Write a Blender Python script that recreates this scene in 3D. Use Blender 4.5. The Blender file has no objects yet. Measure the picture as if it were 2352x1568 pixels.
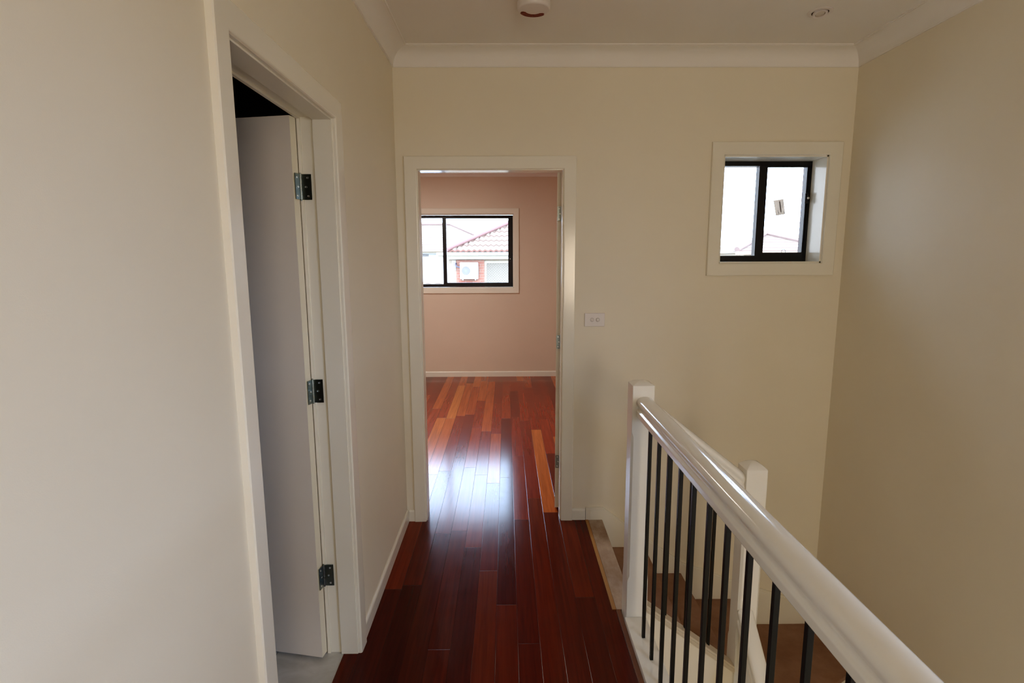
import bpy, bmesh, math, random
from mathutils import Vector, Matrix
random.seed(4)
COL = bpy.context.scene.collection
PI = math.pi

# ------------------------------------------------------------------ key sizes (metres)
H_EYE = 1.5732
D = 3.1417            # hall face of the far hall wall
XL, XR = -0.6025, 1.9094
ZC = 2.665            # ceiling
YF = 7.21             # window wall of the bedroom
YR = -2.6             # wall behind the camera
ZL = -2.85            # floor of the storey below
RISE = 0.1755

# ------------------------------------------------------------------ node materials
def new_mat(name):
    m = bpy.data.materials.new(name)
    m.use_nodes = True
    nt = m.node_tree
    for n in list(nt.nodes):
        nt.nodes.remove(n)
    out = nt.nodes.new('ShaderNodeOutputMaterial')
    return m, nt, out

def nd(nt, typ, **kw):
    n = nt.nodes.new(typ)
    for k, v in kw.items():
        if k.startswith('i_'):
            key = k[2:]
            key = int(key) if key.isdigit() else key.replace('_', ' ')
            s = n.inputs[key]
            if hasattr(v, 'is_output') or isinstance(v, bpy.types.NodeSocket):
                nt.links.new(v, s)
            else:
                s.default_value = v
        else:
            setattr(n, k, v)
    return n

def mth(nt, op, a, b=None, c=None):
    n = nt.nodes.new('ShaderNodeMath'); n.operation = op
    for i, v in enumerate((a, b, c)):
        if v is None: continue
        if isinstance(v, bpy.types.NodeSocket): nt.links.new(v, n.inputs[i])
        else: n.inputs[i].default_value = v
    return n.outputs[0]

def paint(name, col, rough=0.5, bump=0.0, scale=400, vary=0.03, coat=0.0, metallic=0.0, bump_dist=0.001, ior=1.5):
    """paint: base colour with a faint noise variation and optional roller texture"""
    m, nt, out = new_mat(name)
    tc = nd(nt, 'ShaderNodeNewGeometry')
    ns = nd(nt, 'ShaderNodeTexNoise', i_Scale=3.0, i_Detail=3.0)
    nt.links.new(tc.outputs['Position'], ns.inputs['Vector'])
    mx = nd(nt, 'ShaderNodeMix', data_type='RGBA')
    nt.links.new(ns.outputs['Fac'], mx.inputs[0])
    mx.inputs[6].default_value = (*[c * (1 - vary) for c in col], 1)
    mx.inputs[7].default_value = (*[min(1, c * (1 + vary)) for c in col], 1)
    b = nd(nt, 'ShaderNodeBsdfPrincipled', i_Roughness=rough, i_Metallic=metallic)
    b.inputs['IOR'].default_value = ior
    b.inputs['Coat Weight'].default_value = coat
    b.inputs['Coat Roughness'].default_value = 0.05
    nt.links.new(mx.outputs[2], b.inputs['Base Color'])
    if bump > 0:
        n2 = nd(nt, 'ShaderNodeTexNoise', i_Scale=scale, i_Detail=2.0)
        nt.links.new(tc.outputs['Position'], n2.inputs['Vector'])
        bp = nd(nt, 'ShaderNodeBump', i_Strength=bump, i_Distance=bump_dist)
        nt.links.new(n2.outputs['Fac'], bp.inputs['Height'])
        nt.links.new(bp.outputs['Normal'], b.inputs['Normal'])
    nt.links.new(b.outputs[0], out.inputs[0])
    return m

def mottled(name, c1, c2, scale=8.0, rough=0.8, bump=0.3, stretch=(1, 1, 1)):
    m, nt, out = new_mat(name)
    tc = nd(nt, 'ShaderNodeNewGeometry')
    mp = nd(nt, 'ShaderNodeMapping'); mp.inputs['Scale'].default_value = stretch
    nt.links.new(tc.outputs['Position'], mp.inputs['Vector'])
    ns = nd(nt, 'ShaderNodeTexNoise', i_Scale=scale, i_Detail=6.0, i_Roughness=0.65)
    nt.links.new(mp.outputs[0], ns.inputs['Vector'])
    cr = nd(nt, 'ShaderNodeValToRGB')
    cr.color_ramp.elements[0].position = 0.35; cr.color_ramp.elements[0].color = (*c1, 1)
    cr.color_ramp.elements[1].position = 0.68; cr.color_ramp.elements[1].color = (*c2, 1)
    nt.links.new(ns.outputs['Fac'], cr.inputs[0])
    b = nd(nt, 'ShaderNodeBsdfPrincipled', i_Roughness=rough)
    nt.links.new(cr.outputs[0], b.inputs['Base Color'])
    bp = nd(nt, 'ShaderNodeBump', i_Strength=bump, i_Distance=0.002)
    nt.links.new(ns.outputs['Fac'], bp.inputs['Height'])
    nt.links.new(bp.outputs['Normal'], b.inputs['Normal'])
    nt.links.new(b.outputs[0], out.inputs[0])
    return m

def plank_floor(name):
    """glossy red hardwood boards running along Y: 91 mm wide, random lengths, bevelled joints"""
    m, nt, out = new_mat(name)
    W = 0.0915
    g = nd(nt, 'ShaderNodeNewGeometry')
    sp = nd(nt, 'ShaderNodeSeparateXYZ'); nt.links.new(g.outputs['Position'], sp.inputs[0])
    X, Y = sp.outputs[0], sp.outputs[1]
    xs = mth(nt, 'DIVIDE', mth(nt, 'ADD', X, 0.051), W)
    ci = mth(nt, 'FLOOR', xs); fx = mth(nt, 'FRACT', xs)
    w1 = nd(nt, 'ShaderNodeTexWhiteNoise', noise_dimensions='1D'); nt.links.new(ci, w1.inputs['W'])
    w2 = nd(nt, 'ShaderNodeTexWhiteNoise', noise_dimensions='1D'); nt.links.new(mth(nt, 'ADD', ci, 37.3), w2.inputs['W'])
    ln = mth(nt, 'MULTIPLY_ADD', w1.outputs['Value'], 0.9, 0.95)
    ys = mth(nt, 'ADD', mth(nt, 'DIVIDE', Y, ln), mth(nt, 'MULTIPLY', w2.outputs['Value'], 9.0))
    ri = mth(nt, 'FLOOR', ys); fy = mth(nt, 'FRACT', ys)
    cv = nd(nt, 'ShaderNodeCombineXYZ'); nt.links.new(ci, cv.inputs[0]); nt.links.new(ri, cv.inputs[1])
    wid = nd(nt, 'ShaderNodeTexWhiteNoise', noise_dimensions='2D'); nt.links.new(cv.outputs[0], wid.inputs['Vector'])
    ramp = nd(nt, 'ShaderNodeValToRGB')
    els = ramp.color_ramp.elements
    data = [(0.0, (0.080, 0.010, 0.007)), (0.16, (0.125, 0.015, 0.009)), (0.5, (0.185, 0.024, 0.010)),
            (0.74, (0.25, 0.040, 0.014)), (0.9, (0.33, 0.078, 0.022)), (1.0, (0.40, 0.13, 0.036))]
    els[0].position, els[0].color = data[0][0], (*data[0][1], 1)
    els[1].position, els[1].color = data[-1][0], (*data[-1][1], 1)
    for p, c in data[1:-1]:
        e = els.new(p); e.color = (*c, 1)
    # room light put into colour: hall boards darker, bedroom boards lighter and more varied
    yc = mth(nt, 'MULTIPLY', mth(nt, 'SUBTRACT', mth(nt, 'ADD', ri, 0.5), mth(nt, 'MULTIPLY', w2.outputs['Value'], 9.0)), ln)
    room_lit = nd(nt, 'ShaderNodeMapRange', interpolation_type='SMOOTHSTEP'); nt.links.new(yc, room_lit.inputs[0])
    room_lit.inputs[1].default_value = 2.7; room_lit.inputs[2].default_value = 3.9
    spread = mth(nt, 'MULTIPLY_ADD', room_lit.outputs[0], 0.27, 0.73)
    gain = mth(nt, 'MULTIPLY_ADD', room_lit.outputs[0], 0.68, 0.54)
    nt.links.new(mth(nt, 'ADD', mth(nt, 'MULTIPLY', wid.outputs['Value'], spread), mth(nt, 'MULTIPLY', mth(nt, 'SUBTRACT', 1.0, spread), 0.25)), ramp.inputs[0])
    # grain, stretched along the board and shifted per board
    off = mth(nt, 'MULTIPLY', wid.outputs['Value'], 50.0)
    gv = nd(nt, 'ShaderNodeCombineXYZ')
    nt.links.new(mth(nt, 'MULTIPLY', X, 55.0), gv.inputs[0])
    nt.links.new(mth(nt, 'MULTIPLY', Y, 2.2), gv.inputs[1]); nt.links.new(off, gv.inputs[2])
    gn = nd(nt, 'ShaderNodeTexNoise', i_Scale=1.0, i_Detail=5.0, i_Roughness=0.6, i_Distortion=0.6)
    nt.links.new(gv.outputs[0], gn.inputs['Vector'])
    gm = nd(nt, 'ShaderNodeMapRange'); nt.links.new(gn.outputs['Fac'], gm.inputs[0])
    gm.inputs[1].default_value = 0.25; gm.inputs[2].default_value = 0.75
    gm.inputs[3].default_value = 0.68; gm.inputs[4].default_value = 1.25
    hs = nd(nt, 'ShaderNodeMix', data_type='RGBA', blend_type='MULTIPLY'); hs.inputs[0].default_value = 1.0
    nt.links.new(ramp.outputs[0], hs.inputs[6])
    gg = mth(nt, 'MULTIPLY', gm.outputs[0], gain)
    gc = nd(nt, 'ShaderNodeCombineColor')
    for i in range(3): nt.links.new(gg, gc.inputs[i])
    nt.links.new(gc.outputs[0], hs.inputs[7])
    # joints
    dx = mth(nt, 'MULTIPLY', mth(nt, 'MINIMUM', fx, mth(nt, 'SUBTRACT', 1.0, fx)), W)
    dy = mth(nt, 'MULTIPLY', mth(nt, 'MINIMUM', fy, mth(nt, 'SUBTRACT', 1.0, fy)), ln)
    dd = mth(nt, 'MINIMUM', dx, dy)
    mr = nd(nt, 'ShaderNodeMapRange', interpolation_type='SMOOTHSTEP'); nt.links.new(dd, mr.inputs[0])
    mr.inputs[1].default_value = 0.0003; mr.inputs[2].default_value = 0.0016
    dark = nd(nt, 'ShaderNodeMix', data_type='RGBA')
    nt.links.new(mr.outputs[0], dark.inputs[0])
    dark.inputs[6].default_value = (0.05, 0.009, 0.006, 1); nt.links.new(hs.outputs[2], dark.inputs[7])
    b = nd(nt, 'ShaderNodeBsdfPrincipled')
    b.inputs['IOR'].default_value = 1.38
    nt.links.new(dark.outputs[2], b.inputs['Base Color'])
    rn = nd(nt, 'ShaderNodeTexNoise', i_Scale=14.0, i_Detail=3.0)
    nt.links.new(g.outputs['Position'], rn.inputs['Vector'])
    rr = mth(nt, 'MULTIPLY_ADD', rn.outputs['Fac'], 0.06, FLOOR_ROUGH)
    nt.links.new(rr, b.inputs['Roughness'])
    hgt = mth(nt, 'ADD', mr.outputs[0], mth(nt, 'MULTIPLY', gn.outputs['Fac'], 0.02))
    bp = nd(nt, 'ShaderNodeBump', i_Strength=0.55, i_Distance=0.0006)
    nt.links.new(hgt, bp.inputs['Height']); nt.links.new(bp.outputs['Normal'], b.inputs['Normal'])
    nt.links.new(b.outputs[0], out.inputs[0])
    return m
FLOOR_ROUGH = 0.125

def brick_mat(name, c1, c2, mortar, axis='xz', sx=1.0):
    m, nt, out = new_mat(name)
    g = nd(nt, 'ShaderNodeNewGeometry')
    sp = nd(nt, 'ShaderNodeSeparateXYZ'); nt.links.new(g.outputs['Position'], sp.inputs[0])
    cv = nd(nt, 'ShaderNodeCombineXYZ')
    nt.links.new(mth(nt, 'ADD', sp.outputs[0], sp.outputs[1]), cv.inputs[0]); nt.links.new(sp.outputs[2], cv.inputs[1])
    br = nd(nt, 'ShaderNodeTexBrick')
    br.inputs['Scale'].default_value = 1.0
    br.inputs['Brick Width'].default_value = 0.24 * sx; br.inputs['Row Height'].default_value = 0.086 * sx
    br.inputs['Mortar Size'].default_value = 0.006 * sx
    br.inputs['Color1'].default_value = (*c1, 1); br.inputs['Color2'].default_value = (*c2, 1)
    br.inputs['Mortar'].default_value = (*mortar, 1)
    nt.links.new(cv.outputs[0], br.inputs['Vector'])
    b = nd(nt, 'ShaderNodeBsdfPrincipled', i_Roughness=0.85)
    nt.links.new(br.outputs['Color'], b.inputs['Base Color'])
    bp = nd(nt, 'ShaderNodeBump', i_Strength=0.6, i_Distance=0.004, invert=True)
    nt.links.new(br.outputs['Fac'], bp.inputs['Height']); nt.links.new(bp.outputs['Normal'], b.inputs['Normal'])
    nt.links.new(b.outputs[0], out.inputs[0])
    return m

def tile_mat(name):
    m, nt, out = new_mat(name)
    g = nd(nt, 'ShaderNodeNewGeometry')
    br = nd(nt, 'ShaderNodeTexBrick', offset=0.0)
    br.inputs['Scale'].default_value = 1.0
    br.inputs['Brick Width'].default_value = 0.3; br.inputs['Row Height'].default_value = 0.3
    br.inputs['Mortar Size'].default_value = 0.0015
    br.inputs['Mortar'].default_value = (0.35, 0.34, 0.31, 1)
    mp = nd(nt, 'ShaderNodeMapping'); mp.inputs['Location'].default_value = (0.03, -0.055, 0)
    nt.links.new(g.outputs['Position'], mp.inputs['Vector']); nt.links.new(mp.outputs[0], br.inputs['Vector'])
    ns = nd(nt, 'ShaderNodeTexNoise', i_Scale=7.0, i_Detail=8.0, i_Distortion=1.5)
    nt.links.new(g.outputs['Position'], ns.inputs['Vector'])
    cr = nd(nt, 'ShaderNodeValToRGB')
    cr.color_ramp.elements[0].position = 0.3; cr.color_ramp.elements[0].color = (0.55, 0.54, 0.50, 1)
    cr.color_ramp.elements[1].position = 0.65; cr.color_ramp.elements[1].color = (0.72, 0.71, 0.68, 1)
    nt.links.new(ns.outputs['Fac'], cr.inputs[0])
    nt.links.new(cr.outputs[0], br.inputs['Color1']); nt.links.new(cr.outputs[0], br.inputs['Color2'])
    b = nd(nt, 'ShaderNodeBsdfPrincipled', i_Roughness=0.3)
    nt.links.new(br.outputs['Color'], b.inputs['Base Color']); nt.links.new(b.outputs[0], out.inputs[0])
    return m

def glass_mat(name):
    """thin window glass: lets light straight through and mirrors a little at glancing angles"""
    m, nt, out = new_mat(name)
    fr = nd(nt, 'ShaderNodeFresnel'); fr.inputs[0].default_value = 1.45
    tr = nd(nt, 'ShaderNodeBsdfTransparent'); tr.inputs[0].default_value = (0.97, 0.985, 0.98, 1)
    gl = nd(nt, 'ShaderNodeBsdfGlossy'); gl.inputs['Roughness'].default_value = 0.02
    mx = nd(nt, 'ShaderNodeMixShader')
    nt.links.new(fr.outputs[0], mx.inputs[0]); nt.links.new(tr.outputs[0], mx.inputs[1]); nt.links.new(gl.outputs[0], mx.inputs[2])
    nt.links.new(mx.outputs[0], out.inputs[0])
    return m

def mesh_screen_mat(name):
    """security screen: grey diagonal lattice over pale backing"""
    m, nt, out = new_mat(name)
    g = nd(nt, 'ShaderNodeNewGeometry')
    sp = nd(nt, 'ShaderNodeSeparateXYZ'); nt.links.new(g.outputs['Position'], sp.inputs[0])
    s = 9.0
    a = mth(nt, 'MULTIPLY', mth(nt, 'ADD', sp.outputs[0], sp.outputs[2]), s)
    c = mth(nt, 'MULTIPLY', mth(nt, 'SUBTRACT', sp.outputs[0], sp.outputs[2]), s)
    fa = mth(nt, 'ABSOLUTE', mth(nt, 'SUBTRACT', mth(nt, 'FRACT', a), 0.5))
    fc = mth(nt, 'ABSOLUTE', mth(nt, 'SUBTRACT', mth(nt, 'FRACT', c), 0.5))
    mk = mth(nt, 'GREATER_THAN', mth(nt, 'MAXIMUM', fa, fc), 0.39)
    mx = nd(nt, 'ShaderNodeMix', data_type='RGBA'); nt.links.new(mk, mx.inputs[0])
    mx.inputs[6].default_value = (0.17, 0.135, 0.095, 1); mx.inputs[7].default_value = (0.25, 0.195, 0.138, 1)
    b = nd(nt, 'ShaderNodeBsdfPrincipled', i_Roughness=0.6)
    nt.links.new(mx.outputs[2], b.inputs['Base Color']); nt.links.new(b.outputs[0], out.inputs[0])
    return m

M = {}
M['wall'] = paint('cream_wall_paint', (0.78, 0.715, 0.585), 0.55, 0.12, 500)
M['bed'] = paint('bounce_tinted_wall_paint', (0.70, 0.58, 0.47), 0.6, 0.1, 500)  # hall cream made pinker and darker, floor bounce put into the colour
M['ceil'] = paint('ceiling_paint', (0.82, 0.785, 0.735), 0.85, 0.05, 300)
M['trim'] = paint('gloss_trim_paint', (0.80, 0.76, 0.655), 0.16, 0.03, 60, 0.02, ior=1.5)
M['rail'] = paint('gloss_rail_paint', (0.80, 0.765, 0.68), 0.12, 0.0, 60, 0.02, ior=1.55)
M['cap_board'] = paint('shaded_cream_capping', (0.56, 0.48, 0.37), 0.4)  # cream darkened to hold the shade of the tilted capping face
M['leaf'] = paint('door_leaf_paint', (0.84, 0.77, 0.69), 0.4, 0.04, 300)
M['edge'] = paint('door_edge_paint', (0.80, 0.74, 0.58), 0.35)
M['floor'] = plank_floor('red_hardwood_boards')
M['pine'] = mottled('raw_pine_strip', (0.33, 0.17, 0.065), (0.42, 0.23, 0.09), 6, 0.6, 0.1, (1, .15, 1))
M['dusty'] = mottled('dusty_board', (0.30, 0.22, 0.165), (0.50, 0.41, 0.34), 9, 0.8, 0.3, (1, .5, 1))
M['brownstrip'] = mottled('brown_timber_strip', (0.12, 0.045, 0.022), (0.2, 0.085, 0.04), 10, 0.4, 0.1, (1, .15, 1))
M['tread'] = mottled('dusty_brown_tread', (0.25, 0.150, 0.105), (0.35, 0.225, 0.165), 5, 0.85, 0.2)
M['black'] = paint('black_metal_bar', (0.006, 0.0065, 0.006), 0.38)
M['steel'] = paint('zinc_steel', (0.30, 0.34, 0.33), 0.28, metallic=1.0)
M['screw'] = paint('bright_screw', (0.7, 0.74, 0.74), 0.25, metallic=1.0)
M['alu'] = paint('black_aluminium', (0.006, 0.007, 0.011), 0.30)
M['glass'] = glass_mat('window_glass')
M['tile'] = tile_mat('pale_stone_tile')
M['dark'] = paint('unlit_room_paint', (0.09, 0.08, 0.07), 0.8)  # gloom of the unlit bathroom put into its wall colour
M['plastic'] = paint('white_plastic', (0.72, 0.67, 0.64), 0.35)
M['plasticdk'] = paint('grey_plastic', (0.40, 0.37, 0.35), 0.4)
M['red'] = mottled('dark_red_mesh', (0.10, 0.016, 0.01), (0.28, 0.07, 0.05), 160, 0.6, 0.3)
M['chrome'] = paint('brushed_ring', (0.62, 0.56, 0.48), 0.3)
M['hole'] = paint('dark_gap', (0.03, 0.018, 0.012), 0.6)
def paper_mat(name, cf, ct):
    m, nt, out = new_mat(name)
    d = nd(nt, 'ShaderNodeBsdfDiffuse'); d.inputs[0].default_value = (*cf, 1)
    t = nd(nt, 'ShaderNodeBsdfTranslucent'); t.inputs[0].default_value = (*ct, 1)
    a_ = nd(nt, 'ShaderNodeAddShader'); nt.links.new(d.outputs[0], a_.inputs[0]); nt.links.new(t.outputs[0], a_.inputs[1])
    nt.links.new(a_.outputs[0], out.inputs[0])
    return m
M['paper'] = paper_mat('paper_sticker', (0.3, 0.3, 0.31), (0.43, 0.37, 0.31))
M['ink'] = paper_mat('grey_ink', (0.25, 0.25, 0.28), (0.17, 0.15, 0.14))
M['ink0'] = paint('grey_ink', (0.30, 0.30, 0.36), 0.6)
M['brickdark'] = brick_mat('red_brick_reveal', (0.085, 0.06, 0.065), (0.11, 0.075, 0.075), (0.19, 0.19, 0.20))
M['shadewall'] = brick_mat('shaded_red_brick', (0.27, 0.085, 0.050), (0.30, 0.12, 0.075), (0.30, 0.22, 0.16), sx=1.35)  # shaded stretch of the house wall put into a darker brick colour
M['brightbrick'] = brick_mat('overexposed_brick', (0.36, 0.27, 0.18), (0.38, 0.29, 0.20), (0.36, 0.31, 0.24), sx=1.35)  # overexposed stretch of brick put into a paler colour
M['roof'] = mottled('pale_red_roof_tile', (0.125, 0.084, 0.056), (0.14, 0.095, 0.063), 2.0, 0.7, 0.1)
M['roofpale'] = mottled('pale_pink_roof_tile', (0.14, 0.098, 0.068), (0.155, 0.110, 0.077), 2.0, 0.7, 0.1)
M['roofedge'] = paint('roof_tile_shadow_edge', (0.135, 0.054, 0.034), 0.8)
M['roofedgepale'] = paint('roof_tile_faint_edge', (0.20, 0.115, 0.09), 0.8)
M['cap'] = paint('red_hip_cap', (0.17, 0.076, 0.062), 0.7)
M['cappale'] = paint('pale_hip_cap', (0.19, 0.120, 0.096), 0.7)
M['white'] = paint('white_metal', (0.62, 0.62, 0.60), 0.5)
M['creamext'] = paint('cream_fascia', (0.40, 0.33, 0.23), 0.6)
M['acgrille'] = paint('grey_fan_grille', (0.17, 0.132, 0.10), 0.5)
M['acbar'] = paint('pale_fan_guard', (0.26, 0.25, 0.24), 0.5)
M['screen'] = mesh_screen_mat('security_lattice')
M['ground'] = mottled('pale_ground', (0.10, 0.095, 0.08), (0.14, 0.13, 0.11), 0.6, 0.9, 0.1)
M['orange'] = paint('orange_gutter', (0.30, 0.19, 0.12), 0.6)
M['tank'] = paint('dark_pipe', (0.09, 0.075, 0.09), 0.5)
M['lowfloor'] = mottled('lower_floor', (0.30, 0.2, 0.13), (0.36, 0.25, 0.17), 3, 0.5, 0.1)

# ------------------------------------------------------------------ mesh builder
class MB:
    def __init__(self): self.bm = bmesh.new()
    def box(self, x0, x1, y0, y1, z0, z1, bevel=0.0, seg=2, mat=0):
        b = bmesh.new()
        vs = [b.verts.new((x, y, z)) for x in (x0, x1) for y in (y0, y1) for z in (z0, z1)]
        for f in ((0, 1, 3, 2), (4, 6, 7, 5), (0, 4, 5, 1), (2, 3, 7, 6), (0, 2, 6, 4), (1, 5, 7, 3)):
            b.faces.new([vs[i] for i in f])
        if bevel > 0:
            bmesh.ops.bevel(b, geom=list(b.edges), offset=bevel, segments=seg, profile=0.5, affect='EDGES')
        self._merge(b, mat); return self
    def _merge(self, b, mat=0, mtx=None):
        bmesh.ops.recalc_face_normals(b, faces=list(b.faces))
        mp = {}
        for v in b.verts:
            mp[v] = self.bm.verts.new(mtx @ v.co if mtx else v.co)
        for f in b.faces:
            try:
                nf = self.bm.faces.new([mp[v] for v in f.verts]); nf.material_index = mat if mat else f.material_index
            except ValueError: pass
        b.free()
    def rings(self, rings, caps=True, close=False, mat=0):
        """loft a list of equal-length closed rings"""
        b = bmesh.new()
        R = [[b.verts.new(p) for p in r] for r in rings]
        n = len(R[0]); m = len(R)
        for i in range(m if close else m - 1):
            A, B = R[i], R[(i + 1) % m]
            for j in range(n):
                b.faces.new((A[j], A[(j + 1) % n], B[(j + 1) % n], B[j]))
        if caps and not close:
            b.faces.new(R[0][::-1]); b.faces.new(R[-1])
        self._merge(b, mat); return self
    def sweep(self, prof, p0, p1, side=None, mat=0):
        """prof: list of (across, up); plumb cut ends"""
        p0, p1 = Vector(p0), Vector(p1)
        d = (p1 - p0); d.z = 0; d.normalize()
        s = Vector(side) if side else Vector((-d.y, d.x, 0))
        return self.rings([[p + s * u + Vector((0, 0, v)) for u, v in prof] for p in (p0, p1)], mat=mat)
    def prism(self, poly, fn0, fn1, bevel=0.0, mat=0):
        """poly of 2D points mapped by fn0 / fn1 to the two faces"""
        b = bmesh.new()
        A = [b.verts.new(fn0(*p)) for p in poly]; B = [b.verts.new(fn1(*p)) for p in poly]
        n = len(poly)
        b.faces.new(A[::-1]); b.faces.new(B)
        for j in range(n): b.faces.new((A[j], A[(j + 1) % n], B[(j + 1) % n], B[j]))
        bmesh.ops.recalc_face_normals(b, faces=list(b.faces))
        if bevel > 0:
            bmesh.ops.bevel(b, geom=list(b.edges), offset=bevel, segments=2, profile=0.5, affect='EDGES')
        self._merge(b, mat); return self
    def lathe(self, prof, c=(0, 0, 0), n=32, axis='z', mat=0, caps=True):
        """prof: list of (radius, height)"""
        c = Vector(c); rings = []
        for r, h in prof:
            ring = []
            for k in range(n):
                a = 2 * PI * k / n
                if axis == 'z': v = Vector((r * math.cos(a), r * math.sin(a), h))
                elif axis == 'y': v = Vector((r * math.cos(a), h, r * math.sin(a)))
                else: v = Vector((h, r * math.cos(a), r * math.sin(a)))
                ring.append(c + v)
            rings.append(ring)
        return self.rings(rings, caps=caps, mat=mat)
    def tube(self, pts, r, n=10, mat=0):
        pts = [Vector(p) for p in pts]; rings = []
        for i, p in enumerate(pts):
            t = (pts[min(i + 1, len(pts) - 1)] - pts[max(i - 1, 0)]).normalized()
            u = t.cross(Vector((0, 0, 1))) if abs(t.z) < 0.9 else t.cross(Vector((0, 1, 0)))
            u.normalize(); v = t.cross(u)
            rings.append([p + (u * math.cos(2 * PI * k / n) + v * math.sin(2 * PI * k / n)) * r for k in range(n)])
        return self.rings(rings, mat=mat)
    def frame(self, x0, x1, z0, z1, w, y0, y1, bevel=0.0, wb=None, wt=None, wr=None):
        """rectangular frame in the XZ plane (outer size given)"""
        wb = wb or w; wt = wt or w; wr = wr or w
        out = [(x0, z0), (x1, z0), (x1, z1), (x0, z1)]; inn = [(x0 + w, z0 + wb), (x1 - wr, z0 + wb), (x1 - wr, z1 - wt), (x0 + w, z1 - wt)]
        rings = []
        for i in range(4):
            o, q = out[i], inn[i]
            rings.append([(o[0], y0, o[1]), (o[0], y1, o[1]), (q[0], y1, q[1]), (q[0], y0, q[1])])
        return self.rings(rings, close=True)
    def build(self, name, mat, parent=None, smooth=35, loc=None):
        me = bpy.data.meshes.new(name)
        self.bm.to_mesh(me); self.bm.free()
        for mm in (mat if isinstance(mat, (list, tuple)) else [mat]): me.materials.append(mm)
        me.polygons.foreach_set('use_smooth', [True] * len(me.polygons))
        me.set_sharp_from_angle(angle=math.radians(smooth))
        o = bpy.data.objects.new(name, me); COL.objects.link(o)
        wn = o.modifiers.new('weighted_normals', 'WEIGHTED_NORMAL'); wn.keep_sharp = True; wn.weight = 100
        if parent is not None: put_under(o, parent)
        return o

def put_under(o, parent):
    o.parent = parent
    o.matrix_parent_inverse = Matrix.Identity(4)
    # meshes are modelled in world coordinates: bring them into the parent's frame
    off = world_loc(parent)
    o.location = -Vector(off)

ORG = {}
def world_loc(o):
    return ORG.get(o.name, Vector((0, 0, 0)))

def empty(name, loc):
    o = bpy.data.objects.new(name, None); COL.objects.link(o)
    o.empty_display_size = 0.1
    o.location = loc; ORG[o.name] = Vector(loc)
    return o

def tag(o, label=None, cat=None, group=None, kind=None):
    if label: o['label'] = label
    if cat: o['category'] = cat
    if group: o['group'] = group
    if kind: o['kind'] = kind
    return o

def thing(name, loc, label, cat, group=None, kind=None):
    return tag(empty(name, loc), label, cat, group, kind)

def struct(o, label, cat):
    return tag(o, label, cat, None, 'structure')

def grid_wall(mb, us, vs, holes, fn):
    """solid slab with rectangular holes. us/vs outer ranges, holes (u0,u1,v0,v1); fn(u,v,side)->point"""
    U = sorted(set([us[0], us[1]] + [h[i] for h in holes for i in (0, 1)]))
    V = sorted(set([vs[0], vs[1]] + [h[i] for h in holes for i in (2, 3)]))
    b = bmesh.new(); cache = {}
    def vt(i, j, s):
        k = (i, j, s)
        if k not in cache: cache[k] = b.verts.new(fn(U[i], V[j], s))
        return cache[k]
    def solid(i, j):
        if i < 0 or j < 0 or i >= len(U) - 1 or j >= len(V) - 1: return False
        u, v = (U[i] + U[i + 1]) / 2, (V[j] + V[j + 1]) / 2
        return not any(h[0] < u < h[1] and h[2] < v < h[3] for h in holes)
    for i in range(len(U) - 1):
        for j in range(len(V) - 1):
            if not solid(i, j): continue
            b.faces.new((vt(i, j, 0), vt(i + 1, j, 0), vt(i + 1, j + 1, 0), vt(i, j + 1, 0)))
            b.faces.new((vt(i, j, 1), vt(i, j + 1, 1), vt(i + 1, j + 1, 1), vt(i + 1, j, 1)))
            if not solid(i - 1, j): b.faces.new((vt(i, j, 0), vt(i, j + 1, 0), vt(i, j + 1, 1), vt(i, j, 1)))
            if not solid(i + 1, j): b.faces.new((vt(i + 1, j, 0), vt(i + 1, j, 1), vt(i + 1, j + 1, 1), vt(i + 1, j + 1, 0)))
            if not solid(i, j - 1): b.faces.new((vt(i, j, 0), vt(i, j, 1), vt(i + 1, j, 1), vt(i + 1, j, 0)))
            if not solid(i, j + 1): b.faces.new((vt(i, j + 1, 0), vt(i + 1, j + 1, 0), vt(i + 1, j + 1, 1), vt(i, j + 1, 1)))
    mb._merge(b); return mb

# architrave profile: (distance outward from opening edge, thickness off the wall)
CAS = [(0.0, 0.0), (0.0, 0.011), (0.003, 0.015), (0.008, 0.0165), (0.055, 0.018), (0.066, 0.018), (0.0695, 0.015), (0.0695, 0.0)]
def casing3(mb, u0, u1, top, fn, bot=0.0):
    rings = []
    for u, v, du, dv in ((u0, bot, -1, 0), (u0, top, -1, 1), (u1, top, 1, 1), (u1, bot, 1, 0)):
        rings.append([fn(u + du * d, v + dv * d, t) for d, t in CAS])
    return mb.rings(rings)
def casing4(mb, u0, u1, v0, v1, fn):
    rings = []
    for u, v, du, dv in ((u0, v0, -1, -1), (u0, v1, -1, 1), (u1, v1, 1, 1), (u1, v0, 1, -1)):
        rings.append([fn(u + du * d, v + dv * d, t) for d, t in CAS])
    return mb.rings(rings, close=True)

SK = [(0, 0), (0.012, 0), (0.012, 0.056), (0.0105, 0.062), (0.008, 0.067), (0.004, 0.070), (0, 0.070)]  # skirting (out, up)
def skirt(name, p0, p1, side, label, mat='trim'):
    o = MB().sweep(SK, p0, p1, side).build(name, M[mat])
    return struct(o, label, 'skirting board')

# ------------------------------------------------------------------ ROOM SHELL
BT = 0.11                    # inner partition thickness
YB = D + BT                  # bedroom side of the hall's far wall
BXL, BXR = -2.7, 1.02        # bedroom side walls
YW = YF + 0.27
# timber floor: landing, doorway and bedroom
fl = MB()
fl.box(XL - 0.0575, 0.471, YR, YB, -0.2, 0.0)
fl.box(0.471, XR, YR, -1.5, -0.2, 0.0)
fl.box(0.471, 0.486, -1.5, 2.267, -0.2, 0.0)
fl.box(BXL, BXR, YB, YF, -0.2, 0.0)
struct(fl.build('floor', M['floor']), 'glossy red hardwood board floor of the landing running on into the bedroom', 'floor')

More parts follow.
